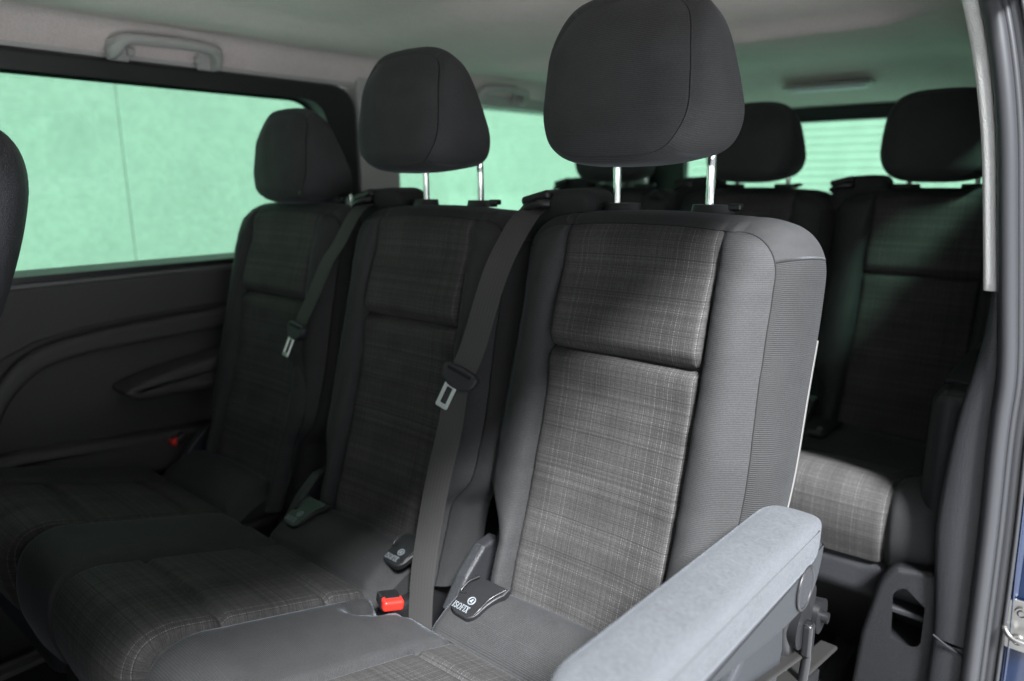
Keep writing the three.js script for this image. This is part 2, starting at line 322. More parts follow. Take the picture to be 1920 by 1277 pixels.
grabHandle('grey grab handle above the front end of the far window', -1.236, 0.366, 0.185, 0.130, -0.30);
grabHandle('grey grab handle above the rear side window', -1.236, 0.366, -1.02, 0.130, -0.30);

// ---------------------------------------------------------------- seats
const wi = 0.13;                                   // half width of the patterned insert
const zFront = spl([[-0.68, 0.268], [-0.57, 0.232], [-0.40, 0.178], [-0.215, 0.130], [-0.10, 0.103], [0.0, 0.086]]);
const zRear = spl([[-0.68, 0.17], [-0.55, 0.145], [-0.37, 0.075], [-0.17, 0.0], [-0.06, -0.018], [0.01, -0.028]]);
function outline(hw, top, rx, ry, yb) { // half outline, bottom to top centre: [x, y] for s in 0..1
  const side = (y) => hw - 0.035 * sm(-0.455, -0.52, y) + 0.006 * gau(y + 0.36, 0.1);
  return (s) => {
    if (s < 0.6) { const y = lerp(yb, top - ry, s / 0.6); return [side(y), y]; }
    if (s < 0.85) { const a = ((s - 0.6) / 0.25) * Math.PI / 2, n = 2 / 2.3; return [hw - rx + rx * Math.pow(Math.cos(a), n), top - ry + ry * Math.pow(Math.sin(a), n)]; }
    const t = (s - 0.85) / 0.15; return [lerp(hw - rx, 0, t), top + 0.006 * t * (2 - t)];
  };
}
const oF = outline(0.208, -0.020, 0.066, 0.062, -0.655), oR = outline(0.240, -0.012, 0.080, 0.080, -0.655);
const GROOVE = -0.212;
function frontZ(x, y, ws) {
  const a = Math.abs(x); let z = zFront(y);
  const topFade = sm(-0.01, -0.12, y);
  if (a < wi) {
    z += -0.005 * (1 - (a / wi) ** 2);
    z += y > GROOVE ? 0.015 * sm(-0.06, GROOVE + 0.04, y) * (1 - 0.9 * sm(GROOVE + 0.030, GROOVE, y)) : 0.006 * gau(y - GROOVE + 0.02, 0.03);
    z -= 0.011 * gau(y - GROOVE, 0.005);
  } else {
    const t = clamp((a - wi) / Math.max(0.02, ws - wi));
    z += 0.020 * topFade * Math.sin(Math.PI * Math.pow(t, 0.75)) - 0.014 * t ** 3;
  }
  z -= 0.008 * gau(a - wi, 0.005);
  z += 0.0011 * Math.sin(23 * x + 41 * y + 1.3 * Math.sin(61 * y)) * Math.sin(57 * y - 31 * x + 0.7);   // slack of the cloth
  z += 0.0007 * Math.sin(y * 330 + 2 * Math.sin(y * 47) + (x > 0 ? 1.7 : 0)) * gau(a - wi - 0.011, 0.009) * sm(-0.03, -0.08, y);   // gathers beside the sewn edge
  z += 0.0008 * Math.sin(x * 290 + 2 * Math.sin(x * 61)) * gau(y - GROOVE + 0.012, 0.010) * (a < wi ? 1 : 0);
  if (y > -0.05) z -= 0.012 * sm(-0.05, -0.012, y) ** 2;
  return z;
}
const wsAt = (() => { const pts = []; for (let k = 0; k <= 240; k++) { const [x, y] = oF(k / 240 * 0.85); pts.push([y, x]); } return (y) => { if (y <= pts[0][0]) return pts[0][1]; for (let i = 1; i < pts.length; i++) if (y <= pts[i][0]) return lerp(pts[i - 1][1], pts[i][1], (y - pts[i - 1][0]) / Math.max(1e-6, pts[i][0] - pts[i - 1][0])); return pts[pts.length - 1][1]; }; })();
const Y0 = -0.655, YT = -0.020;
const topY = (x) => { const t = 1 - clamp(Math.abs(x) / 0.138); return 0.006 * t * (2 - t); };
function frontPatch(x0f, x1f, y0, y1, nu, nv) {
  return patch(nu, nv, (u, v) => {
    const y = lerp(y0, y1, v < 0.5 ? cosg(v) : cosg(v)), ws = wsAt(Math.min(y, YT));
    const x = lerp(x0f(ws), x1f(ws), cosg(u));
    const yy = y + (y1 === YT ? topY(x) * sm(-0.1, YT, y) : 0);
    return [x, yy, frontZ(x, yy, ws), x + 0.25, y + 0.7];
  });
}
const seamPt = (s, sg) => { const [x, y] = oF(s); const ws = wsAt(Math.min(y, YT)); return [sg * x, y, frontZ(sg * Math.min(x, ws), y, ws) - 0.003]; };
function gusset(sA, sB, sg, n) { // band from the front seam to the rear edge; s runs along the half outline
  return patch(14, n, (u, v) => {
    const s = lerp(sA, sB, v), f = seamPt(s, sg), [rx, ry] = oR(s), c = u;
    const e = 0.002, [ax, ay] = oR(Math.max(0, s - e)), [bx, by] = oR(Math.min(1, s + e)); let nx = by - ay, ny = -(bx - ax); const l = Math.hypot(nx, ny) || 1; nx /= l; ny /= l;
    const b = 0.011 * Math.sin(Math.PI * Math.pow(c, 0.8)) + 0.004 * sm(0, 0.12, c) - 0.004 * gau(v * (sB - sA), 0.004) * 0;
    const zr = zRear(ry);
    return [lerp(f[0], sg * rx, c) + sg * nx * b, lerp(f[1], ry, c) + ny * b, lerp(f[2], zr, c), c * 0.13 * (Math.abs(nx) > 0 ? 1 : 1), s < 0.66 ? ry + 0.7 : s * 0.9];
  }, sg > 0 ? true : false);
}
function headrestParts(parent, dy, dz, dx = 0, k = 1) {
  const h = new THREE.Group(); h.name = 'headrest'; h.position.set(dx, dy, dz); h.scale.setScalar(k); parent.add(h);
  const cy = 0.177, n = 4.1;
  const out = (th, w, hh) => { const c = Math.cos(th), s = Math.sin(th), x = Math.sign(c) * Math.pow(Math.abs(c), 2 / n) * w, y = Math.sign(s) * Math.pow(Math.abs(s), 2 / n) * hh; return [x * (1 - 0.11 * sm(-0.5, 1.1, y / hh)) * (1 - 0.05 * sm(-0.3, -1, y / hh)), y]; };
  const F = (th) => out(th, 0.113, 0.100), Rr = (th) => out(th, 0.137, 0.101);
  const zf = (x, y) => 0.166 - 0.030 * (y / 0.11) * 0.5 - 0.020 * sm(0.02, 0.11, y) - 0.8 * x * x - 0.014 * sm(-0.07, -0.11, y) + 0.0012 * Math.sin(38 * x + 55 * y) * Math.sin(71 * x - 29 * y + 1);
  const zr = (y) => 0.056 + 0.042 * clamp(y / 0.11, -1, 1);
  const front = patch(64, 14, (u, v) => { const th = u * Math.PI * 2, r = Math.pow(v, 0.8), [x, y] = F(th), X = x * r, Y = y * r; return [X, cy + Y, zf(X, Y) - 0.010 * Math.pow(r, 6), X + 0.3, Y + 0.3]; }, true);
  obj('front_cover', front, M.rib, h);
  const band = patch(64, 14, (u, v) => {
    const th = u * Math.PI * 2, [x, y] = F(th), [X, Y] = Rr(th), z0 = zf(x, y) - 0.012, z1 = zr(Y), c = v, l = Math.hypot(x / 0.1, y / 0.1) || 1;
    const b = 0.010 * Math.sin(Math.PI * Math.pow(c, 0.7)) + 0.0035 * sm(0, 0.1, c); // bulge
    return [lerp(x, X, c) + (x / 0.1 / l) * b, cy + lerp(y, Y, c) + (y / 0.1 / l) * b, lerp(z0, z1, c), (Math.abs(Math.cos(th)) > 0.6 ? c * 0.11 : X), Math.abs(Math.cos(th)) > 0.6 ? Y + 0.3 : c * 0.11];
  }, true);
  obj('side_cover', band, M.rib, h);
  const back = patch(64, 12, (u, v) => { const th = u * Math.PI * 2, r = 1 - v, [x, y] = Rr(th), X = x * r, Y = y * r; return [X, cy + Y, zr(Y) - 0.018 * (1 - Math.pow(r, 3)), X + 0.3, Y + 0.3]; }, true);
  obj('rear_cover', back, M.rib, h);
  obj('seam', tube(Array.from({ length: 60 }, (_, k) => { const [x, y] = F(k / 60 * Math.PI * 2); return [x, cy + y, zf(x, y) - 0.0118]; }), 0.0006, 120, 6, true), M.seam, h);
  for (const sg of [-1, 1]) obj('post', tube([[sg * 0.079, -0.05 - dy, 0.003 - dz * 0.5], [sg * 0.079, 0.06, 0.003], [sg * 0.079, 0.088, 0.006], [sg * 0.079, 0.112, 0.03], [sg * 0.079, 0.128, 0.07]], 0.0066, 40, 14), M.chrome, h);
  return h;
}
// cushion: profile from the backrest joint over the nose
const cushPath = new THREE.CatmullRomCurve3([[0.225, -0.628], [0.245, -0.607], [0.275, -0.602], [0.315, -0.616], [0.355, -0.632], [0.42, -0.613], [0.52, -0.583], [0.62, -0.553], [0.68, -0.537], [0.715, -0.543], [0.738, -0.572], [0.744, -0.63], [0.730, -0.69]].map(([z, y]) => V(0, y, z)), false, 'centripetal');
const cushLen = cushPath.getLength();
const bOf = (zt) => { let lo = 0, hi = 0.78; for (let k = 0; k < 30; k++) { const m = (lo + hi) / 2; if (cushPath.getPointAt(m).z < zt) lo = m; else hi = m; } return lo; };
const B1 = bOf(0.352), B2 = bOf(0.425), B3 = bOf(0.60);
// XL, XR: ends of the cushion; IL, IR: edges of its patterned insert
function cushPt(x, b, C) {
  const p = cushPath.getPointAt(b), t = cushPath.getTangentAt(b), nz = -t.y, ny = t.z; // outward normal in the z-y plane
  const cut = 0.018 * sm(0.66, 1, b), xl = C.XL + cut, xr = C.XR - cut, nose = sm(0.70, 0.85, b), on = sm(B1 - 0.002, B1 + 0.05, b);
  let d = 0;
  const mid = (C.IL + C.IR) / 2, half = (C.IR - C.IL) / 2, a = Math.abs(x - mid), out = x < C.IL ? (C.IL - x) / (C.IL - xl) : x > C.IR ? (x - C.IR) / (xr - C.IR) : 0;
  if (b > B1) {
    if (out > 0) d += 0.018 * on * Math.pow(Math.sin(Math.PI * clamp(out * 0.80)), 0.8) * (1 - 0.6 * nose);
    else d += 0.004 * on * Math.cos((a / half) * Math.PI / 2);
    d -= 0.009 * gau(a - half, 0.006);
    if (a < half + 0.004) d -= 0.009 * (gau(b - B2, 0.010) + gau(b - B3, 0.010));
  } else d += 0.010 * Math.cos(clamp((x - (C.RL + xr) / 2) / ((xr - C.RL) / 2), -1, 1) * Math.PI / 2) * (1 - sm(B1 - 0.06, B1, b));
  if (x < C.RL) d -= 0.07 * (1 - sm(B1 - 0.02, B1 + 0.085, b)) ** 2;   // the bolster ends short of the belt gap
  d -= 0.009 * gau(b - B1, 0.009);
  const e = Math.max(sm(xr - 0.045, xr, x), b < B1 ? sm(C.RL + 0.035, C.RL, x) : sm(xl + 0.045, xl, x)); d -= 0.030 * e * e;
  if (C.dip) d -= 0.022 * sm(1.25, 0.6, Math.hypot((x - C.dip[0]) / 0.030, (p.z - C.dip[1]) / 0.060)); // well round the buckle
  return [clamp(x, xl, xr), p.y + ny * d, p.z + nz * d];
}
function cushPatch(C, x0, x1, b0, b1, nu, nv) { return patch(nu, nv, (u, v) => { const x = lerp(x0, x1, cosg(u)), b = lerp(b0, b1, cosg(v)); const q = cushPt(x, b, C); return [...q, x + 0.4, -b * cushLen + 1]; }, true); }
const font = await new FontLoader().loadAsync('fonts/droid/droid_serif_regular.typeface.json');
function isofixMount(parent, x, back = 0, k = 1) {
  const g = new THREE.Group(); g.name = 'anchor_mount'; g.position.set(x, -0.606 + back * 0.4, 0.296 - back); g.rotation.x = -1.16; g.scale.set(0.95 * k, k, k); parent.add(g);
  // a tongue of black plastic with raised rims round an open throat
  const s = new THREE.Shape(); s.moveTo(-0.034, 0.045); s.lineTo(-0.036, -0.022); s.quadraticCurveTo(-0.034, -0.038, -0.01, -0.040); s.lineTo(0.012, -0.041); s.quadraticCurveTo(0.028, -0.038, 0.032, -0.018); s.quadraticCurveTo(0.036, 0.01, 0.052, 0.03); s.lineTo(0.054, 0.045); s.closePath();
  const hole = new THREE.Path(); hole.moveTo(-0.022, 0.040); hole.lineTo(-0.020, 0.010); hole.quadraticCurveTo(0, 0.004, 0.018, 0.008); hole.quadraticCurveTo(0.024, 0.022, 0.034, 0.034); hole.lineTo(0.034, 0.040); hole.closePath(); s.holes.push(hole);
  obj('plate', ext(s, 0.014, 0.003, 3), M.black, g);
  obj('rim', tube([[0.050, 0.040, 0.016], [0.034, 0.012, 0.016], [0.030, -0.016, 0.016], [0.026, -0.028, 0.014]], 0.0022, 24, 8), M.gloss, g);
  obj('rim', tube([[-0.016, 0.040, 0.022], [-0.030, 0.020, 0.021], [-0.033, 0.0, 0.016], [-0.022, 0.004, 0.015]], 0.0022, 24, 8), M.gloss, g);
  obj('throat', box(0.066, 0.045, 0.004, 0.004, 0.026, -0.002, 0.001), M.black, g);
  obj('anchor_loop', tube([[-0.012, 0.036, 0.004], [0.028, 0.036, 0.004]], 0.003, 6, 8), M.steel, g);
  const t = new TextGeometry('ISOFIX', { font, size: 0.0125, depth: 0.0006, curveSegments: 4 }); t.computeBoundingBox(); const w = t.boundingBox.max.x; t.scale(0.040 / w, 1, 1); t.translate(-0.0305, -0.0315, 0.0142); obj('lettering', t, M.print, g);
  const e = new THREE.Group(); e.name = 'emblem'; e.position.set(0.001, -0.0065, 0.0145); g.add(e);
  obj('ring', new THREE.TorusGeometry(0.0075, 0.0011, 6, 28), M.print, e);
  const fig = splineShape([[-0.005, -0.003], [-0.002, 0.001], [0.001, 0.005], [0.004, 0.003], [0.002, -0.001], [0.005, -0.004], [0, -0.0045]]); const fg = ext(fig, 0.0008, 0); fg.scale(0.8, 0.8, 1); obj('figure', fg, M.print, e);
}
function buckle(parent, x, y, z) {
  const g = new THREE.Group(); g.name = 'buckle'; g.position.set(x, y, z); g.rotation.set(0.5, 0.0, 0.15); parent.add(g);
  obj('housing', box(0.036, 0.020, 0.034, 0, 0, 0.0, 0.006, 3), M.black, g);
  obj('release_button', box(0.034, 0.018, 0.020, 0, 0.004, 0.016, 0.005, 3), M.red, g);
  obj('slot', box(0.024, 0.003, 0.006, 0, 0.0125, 0.012, 0.001), M.black, g);
  return g;
}
function makeSeat(name, label, opt) {
  const s = thing(name, label, 'seat', [opt.x, opt.y ?? 0, opt.z ?? 0], opt.group), FL = -0.998 - (opt.y ?? 0);
  // backrest
  const b = new THREE.Group(); b.name = 'backrest'; s.add(b);
  const I = (k) => (ws) => k * Math.min(wi, ws - 0.004), W = (k) => (ws) => k * ws;
  obj('upper_insert', frontPatch(I(-1), I(1), GROOVE, YT, 30, 30), M.plaid, b);
  obj('lower_insert', frontPatch(I(-1), I(1), Y0, GROOVE, 30, 50), M.plaid, b);
  obj('bolster', frontPatch(W(-1), I(-1), Y0, YT, 16, 90), M.rib, b);
  obj('bolster', frontPatch(I(1), W(1), Y0, YT, 16, 90), M.rib, b);
  const SS = 0.655;
  for (const sg of [-1, 1]) obj('side_gusset', gusset(0, SS, sg, 50), M.ribSide, b);
  obj('top_gusset', [gusset(SS, 1, -1, 50), gusset(SS, 1, 1, 50)], M.rib, b);
  const back = patch(30, 60, (u, v) => { const sv = lerp(0, 0.85, v), [rx, ry] = oR(sv), x = lerp(-1, 1, u) * rx; return [x, ry, zRear(ry) - 0.02 * (1 - (x / rx) ** 2) * sm(0.85, 0.7, sv), x, ry]; }, true);
  obj('rear_shell', back, M.black, b);
  const loop = []; for (let k = 0; k <= 60; k++) { const p = seamPt(k / 60, -1); loop.push([p[0], p[1], p[2] + 0.0005]); } for (let k = 59; k >= 0; k--) { const p = seamPt(k / 60, 1); loop.push([p[0], p[1], p[2] + 0.0005]); }
  obj('seam', tube(loop, 0.0011, 260, 6), M.seam, b);
  for (const sg of [-1, 1]) obj('edge_trim', tube(Array.from({ length: 14 }, (_, k) => { const y = lerp(-0.17, -0.44, k / 13), sI = 0.6 * (y + 0.655) / (0.655 - 0.089), [rx, ry] = oR(sI); return [sg * (rx + 0.001), ry, zRear(ry) - 0.004]; }), 0.004, 30, 8), M.alu, b);
  for (const sg of [-1, 1]) obj('seam', tube(Array.from({ length: 10 }, (_, k) => { const c = k / 9, f = seamPt(SS, sg), [rx, ry] = oR(SS), b = 0.011 * Math.sin(Math.PI * Math.pow(c, 0.8)) + 0.004 * sm(0, 0.12, c); return [lerp(f[0], sg * rx, c) + sg * b * 0.94, lerp(f[1], ry, c) + b * 0.3, lerp(f[2], zRear(ry), c)]; }), 0.0011, 30, 6), M.seam, b);
  // collars of the headrest posts
  for (const sg of [-1, 1]) {
    const c = obj('post_collar', (() => { const g = new THREE.CylinderGeometry(0.024, 0.026, 0.012, 28); g.scale(1.35, 1, 0.8); g.translate(sg * 0.079, 0.008, 0.003); return g; })(), M.black, b);
    if (sg > 0) obj('release_button', box(0.020, 0.010, 0.016, 0.115, 0.011, 0.006, 0.003), M.gloss, c);
  }
  headrestParts(s, opt.hy ?? 0, opt.hz ?? 0, opt.hx, opt.hk);
  if (opt.guide !== false) { // padded shoulder with the belt slot
    const g = new THREE.Group(); g.name = 'belt_guide'; g.position.set(-0.205, 0.0, 0.0); b.add(g);
    const sh = splineShape([[-0.052, -0.10], [-0.050, -0.01], [-0.040, 0.018], [-0.02, 0.030], [0.02, 0.036], [0.068, 0.036], [0.088, 0.020], [0.092, -0.02], [0.09, -0.10], [0.02, -0.105]]);
    const sg = ext(sh, 0.085, 0.018, 5); sg.translate(0, 0, -0.045); obj('shoulder', sg, M.ribSide, g);
    const cov = box(0.062, 0.016, 0.05, -0.016, 0.026, 0.026, 0.007, 4); cov.rotateZ(0.24); obj('slot_cover', cov, M.black, g);
    obj('slot_lip', tube([[-0.046, -0.004, 0.052], [-0.030, 0.006, 0.056], [-0.004, 0.012, 0.054], [0.010, 0.012, 0.046]], 0.008, 20, 10), M.gloss, g);
  }
  // cushion
  const c = new THREE.Group(); c.name = 'cushion'; s.add(c);
  const C = { XL: -0.235, RL: -0.215, XR: 0.235, IL: -0.15, IR: 0.13, ...opt.cushion }, P = (...q) => cushPatch(C, ...q);
  obj('rear_roll', P(Math.max(C.XL, C.RL), C.XR, 0, B1, 40, 24), M.rib, c);
  obj('bolster', P(C.XL, C.IL, B1, 1, 30, 90), M.rib, c);
  obj('bolster', P(C.IR, C.XR, B1, 1, 18, 80), M.rib, c);
  obj('insert', P(C.IL, C.IR, B1, B2, 30, 14), M.plaid, c);
  obj('insert', P(C.IL, C.IR, B2, B3, 30, 24), M.plaid, c);
  obj('insert', P(C.IL, C.IR, B3, 1, 30, 40), M.plaid, c);
  for (const [sg, X] of [[-1, C.XL], [1, C.XR]]) obj('side_gusset', patch(50, 6, (u, v) => { const q = cushPt(X, u, C), y1 = Math.min(q[1], -0.70); return [q[0] + sg * 0.004 * Math.sin(v * Math.PI), lerp(q[1], y1, v), q[2], q[2], q[1] - v * 0.1]; }, sg < 0), M.ribSide, c);
  obj('front_valance', box(0.44, 0.10, 0.16, 0, -0.735, 0.645, 0.035, 5), M.trim, s);
  // base under the cushion
  const base = polyShape([[0.16, -0.66], [0.70, -0.68], [0.66, -0.74], [0.55, -0.78], [0.52, FL], [0.12, FL], [0.10, -0.72]]);
  const bg = side(ext(base, 0.32, 0.012, 3), 0.16); obj('base', bg, M.black, s);
  if (opt.mounts !== false) { isofixMount(s, -0.152, 0.004, 0.86); isofixMount(s, 0.128, 0.024, 0.82); }
  // hinge covers between backrest and cushion
  for (const sg of [-1]) { const w = polyShape([[0.19, -0.545], [0.225, -0.548], [0.27, -0.585], [0.305, -0.632], [0.19, -0.66]]); obj('hinge_cover', side(ext(w, 0.026, 0.006, 3), sg * 0.205 + 0.013), M.trim, s); }
  return s;
}
const GROUP = 'second row seats';
const far = makeSeat('seat_unit', 'far black cloth seat beside the window, its headrest pushed down', { x: -0.94, group: GROUP, guide: false, hy: -0.060, hz: -0.05, hk: 0.94, mounts: false, cushion: { XL: -0.25, XR: 0.135, IR: 0.12 } });
const mid = makeSeat('seat_unit', 'middle black cloth seat of the front bench, between two hanging belts', { x: -0.47, group: GROUP, hk: 0.955, hy: 0.004, cushion: { XL: -0.335, XR: 0.135, IR: 0.12 } });
const near = makeSeat('seat_unit', 'nearest grey patterned cloth seat with an armrest, by the open door', { x: 0, group: GROUP, hy: 0.004, hk: 1.03, hx: -0.009, cushion: { XL: -0.335, dip: [-0.270, 0.395] } });
// rear row
const RZ = -1.1;
const rear0 = makeSeat('seat_unit', 'rear row seat by the open side, its cushion lit at the corner', { x: 0.185, y: 0.022, z: RZ, group: 'rear row seats', hy: -0.044, hz: -0.02, hk: 0.97, cushion: { IR: 0.105 } });
{
  for (const [x, label] of [[-0.285, 'rear row seat in the middle, left of the rear window view'], [-0.755, 'rear row seat mostly hidden behind the nearest headrest']]) {
    const r = rear0.clone(); r.name = numbered('seat_unit'); r.position.x = x; r.userData = { label, category: 'seat', group: 'rear row seats' }; scene.add(r);
  }
}
buckle(near, -0.268, -0.607, 0.372).rotation.set(0.15, 1.15, -0.3);
buckle(far, -0.255, -0.58, 0.27);
{ // armrest of the nearest seat
  const a = new THREE.Group(); a.name = 'armrest'; a.position.set(0.287, -0.40, 0.19); a.rotation.x = -0.055; near.add(a);
  const L0 = -0.045, L1 = 0.47;
  const sect = (v) => { const z = lerp(L0, L1, v), k = Math.min(1, Math.sqrt(Math.max(0, 1 - Math.pow(clamp((0.07 - (z - L0)) / 0.07), 2.0)))), k1 = Math.sqrt(Math.max(0, 1 - Math.pow(clamp((z - L1 + 0.05) / 0.05), 2.2))); return [z, Math.min(k, k1)]; };
  const pad = patch(40, 60, (u, v) => {
    const vv = cosg(v), [z, k] = sect(vv), th = u * Math.PI * 2, c = Math.cos(th), s = Math.sin(th), n = 2 / 5.5;
    const w = 0.038 * (0.30 + 0.70 * k), hh = 0.027 * k, yc = 0.024;
    const x = Math.sign(c) * Math.pow(Math.abs(c), n) * w, y = Math.sign(s) * Math.pow(Math.abs(s), n) * hh;
    return [x, yc + y + 0.004 * Math.cos((x / 0.038) * 1.4) * (s > 0 ? 1 : 0) * k, z, u * 0.24, z];
  }, true);
  obj('pad', pad, M.pad, a);
  obj('seam', tube(Array.from({ length: 24 }, (_, k) => [0.0368, 0.0405, lerp(L0 + 0.052, L1 - 0.05, k / 23)]), 0.0009, 60, 6), M.seam, a);
  const sh = splineShape([[-0.034, 0.01], [-0.030, -0.012], [-0.014, -0.040], [0.02, -0.056], [0.10, -0.052], [0.20, -0.036], [0.30, -0.018], [0.38, -0.004], [0.38, 0.004], [0.20, 0.008], [0.05, 0.01]]);
  obj('lower_shell', side(ext(sh, 0.071, 0.010, 4), 0.0355), M.shell, a);
  const cap = new THREE.CylinderGeometry(0.025, 0.026, 0.006, 36); cap.rotateZ(Math.PI / 2); cap.scale(1, 1, 1); cap.translate(0.0350, -0.020, 0.040); const cm = obj('pivot_cap', cap, M.shell, a);
  const ring = new THREE.TorusGeometry(0.0255, 0.0022, 8, 40); ring.rotateY(Math.PI / 2); ring.translate(0.0372, -0.020, 0.040); obj('cap_rim', ring, M.black, cm);
}
{ // side shield, recliner and seat frame under the nearest seat
  const sh = splineShape([[0.12, -0.46], [0.20, -0.50], [0.32, -0.56], [0.55, -0.60], [0.68, -0.64], [0.66, -0.72], [0.40, -0.75], [0.16, -0.70], [0.10, -0.60]]);
  obj('side_shield', side(ext(sh, 0.022, 0.008, 4), 0.266), M.shell, near);
  const r = new THREE.Group(); r.name = 'recliner'; r.position.set(0.262, -0.612, 0.035); near.add(r);
  obj('bracket', box(0.03, 0.10, 0.13, -0.012, 0.0, -0.02, 0.012, 3), M.black, r);
  const d = new THREE.CylinderGeometry(0.032, 0.034, 0.014, 32); d.rotateZ(Math.PI / 2); d.translate(0.006, 0.022, 0.01); obj('hinge_disc', d, M.gloss, r);
  const d2 = new THREE.CylinderGeometry(0.026, 0.028, 0.016, 32); d2.rotateZ(Math.PI / 2); d2.translate(0.004, -0.01, -0.085); obj('hinge_disc', d2, M.gloss, r);
  const bl = new THREE.CylinderGeometry(0.009, 0.009, 0.012, 6); bl.rotateZ(Math.PI / 2); bl.translate(0.016, -0.01, -0.085); obj('bolt', bl, M.gloss, r);
  obj('lever', [tube([[0.016, 0.028, 0.005], [0.018, -0.02, 0.0], [0.016, -0.10, 0.010]], 0.0075, 20, 10), box(0.016, 0.055, 0.020, 0.018, 0.0, 0.003, 0.006, 3)], M.gloss, r);
  const fr = (z0, y0, z1, y1, w) => { const L = Math.hypot(z1 - z0, y1 - y0), g = box(0.03, w, L, 0, 0, 0, 0.004); g.rotateX(-Math.atan2(y1 - y0, z1 - z0)); g.translate(0.262, (y0 + y1) / 2, (z0 + z1) / 2); return g; };
  obj('frame_bar', fr(0.24, -0.58, 0.0, -0.655, 0.007), M.bar, near);
  obj('frame_bar', fr(0.12, -0.665, -0.16, -0.74, 0.008), M.bar, near);
  obj('frame_plate', side(ext(polyShape([[0.30, -0.64], [-0.12, -0.765], [-0.10, -0.99], [0.30, -0.99]]), 0.02, 0.004), 0.262), M.black, near);
}

// ---------------------------------------------------------------- seat belts
function belt(label, pts, w, tongueAt, group, yaw) {
  const b = thing('seat_belt', label, 'seat belt', [0, 0, 0], group);
  const curve = new THREE.CatmullRomCurve3(pts.map((p) => V(...p)), false, 'centripetal');
  const f = (off) => patch(4, 80, (u, v) => {
    const p = curve.getPointAt(v), t = curve.getTangentAt(v), a = yaw(v), ax = V(Math.cos(a), 0, Math.sin(a)); ax.addScaledVector(t, -ax.dot(t)).normalize();
    const n = ax.clone().cross(t); p.addScaledVector(ax, (u - 0.5) * w).addScaledVector(n, off); return [p.x, p.y, p.z, u * w, v * 0.8];
  }, off < 0);
  obj('webbing', [f(0.0008), f(-0.0008)], M.web, b);
  const p = curve.getPointAt(tongueAt), t = curve.getTangentAt(tongueAt);
  const tg = new THREE.Group(); tg.name = 'tongue'; b.add(tg); tg.position.copy(p);
  const a = yaw(tongueAt), X = V(Math.cos(a), 0, Math.sin(a)).addScaledVector(t, -V(Math.cos(a), 0, Math.sin(a)).dot(t)).normalize(), Yv = t.clone().negate(), Z = X.clone().cross(Yv);
  tg.setRotationFromMatrix(new THREE.Matrix4().makeBasis(X, Yv, Z));
  const s = splineShape([[-0.036, 0.006], [-0.030, 0.016], [0.0, 0.019], [0.030, 0.016], [0.036, 0.006], [0.030, -0.010], [0.012, -0.019], [-0.012, -0.019], [-0.030, -0.010]]);
  const sg = ext(s, 0.013, 0.0045, 4); sg.translate(0, 0, -0.002); obj('grip', sg, M.trim, tg);
  obj('slit', box(w + 0.002, 0.006, 0.002, 0, 0.010, 0.0112, 0.0008), M.seam, tg);
  const pl = rrect(-0.0155, -0.060, 0.0095, -0.014, 0.004); pl.holes.push(rrect(-0.009, -0.052, 0.003, -0.022, 0.0025, THREE.Path));
  const pg = ext(pl, 0.003, 0.0009, 2); pg.rotateX(-0.10); pg.translate(-0.004, 0, 0.004); obj('latch_plate', pg, M.plate, tg);
  return b;
}
belt('charcoal belt with bright latch plate hanging between nearest and middle seats', [[-0.222, 0.004, 0.045], [-0.224, -0.006, 0.072], [-0.236, -0.06, 0.112], [-0.246, -0.11, 0.135], [-0.266, -0.234, 0.172], [-0.284, -0.294, 0.190], [-0.275, -0.359, 0.218], [-0.285, -0.448, 0.24], [-0.290, -0.542, 0.262], [-0.288, -0.622, 0.282], [-0.285, -0.74, 0.295], [-0.285, -0.86, 0.29]], 0.047, 0.358, 'shoulder belts', (v) => -0.25);
belt('charcoal belt hanging between the middle and far seats', [[-0.672, 0.004, 0.045], [-0.676, -0.006, 0.075], [-0.700, -0.08, 0.115], [-0.712, -0.11, 0.132], [-0.752, -0.195, 0.153], [-0.778, -0.258, 0.172], [-0.779, -0.30, 0.183], [-0.774, -0.385, 0.18], [-0.766, -0.472, 0.2], [-0.766, -0.566, 0.225], [-0.766, -0.625, 0.25], [-0.766, -0.74, 0.275], [-0.766, -0.86, 0.27]], 0.047, 0.352, 'shoulder belts', (v) => 0.1 + 0.5 * sm(0.5, 0.65, v));

// ---------------------------------------------------------------- front row seat at the picture's left edge
{
  const s = thing('seat_unit', 'dark front row seat back cut by the left picture edge', 'seat', [-0.70, 0, 0.805]);
  const g = patch(48, 40, (u, v) => { const th = u * Math.PI * 2, c = Math.cos(th), q = Math.sin(th), n = 2 / 3.2, y = lerp(-0.60, 0.125, Math.sin(v * Math.PI / 2) ** 0.9), top = Math.sqrt(Math.max(0, 1 - Math.pow(clamp((y - 0.03) / 0.095), 2.4))), k = 0.35 + 0.65 * top, x = Math.sign(c) * Math.pow(Math.abs(c), n) * 0.255 * (0.62 + 0.38 * top), z = Math.sign(q) * Math.pow(Math.abs(q), n) * 0.075 * k - 0.16 * (y + 0.1) + 0.075 * sm(0.05, -0.35, y); return [x, y, z, u, y]; }, true);
  obj('backrest', g, M.trim, s);
  obj('cushion', box(0.50, 0.16, 0.50, 0, -0.60, 0.30, 0.05, 4), M.rib, s);
  obj('base', box(0.42, 0.34, 0.40, 0, -0.83, 0.28, 0.02), M.black, s);
}

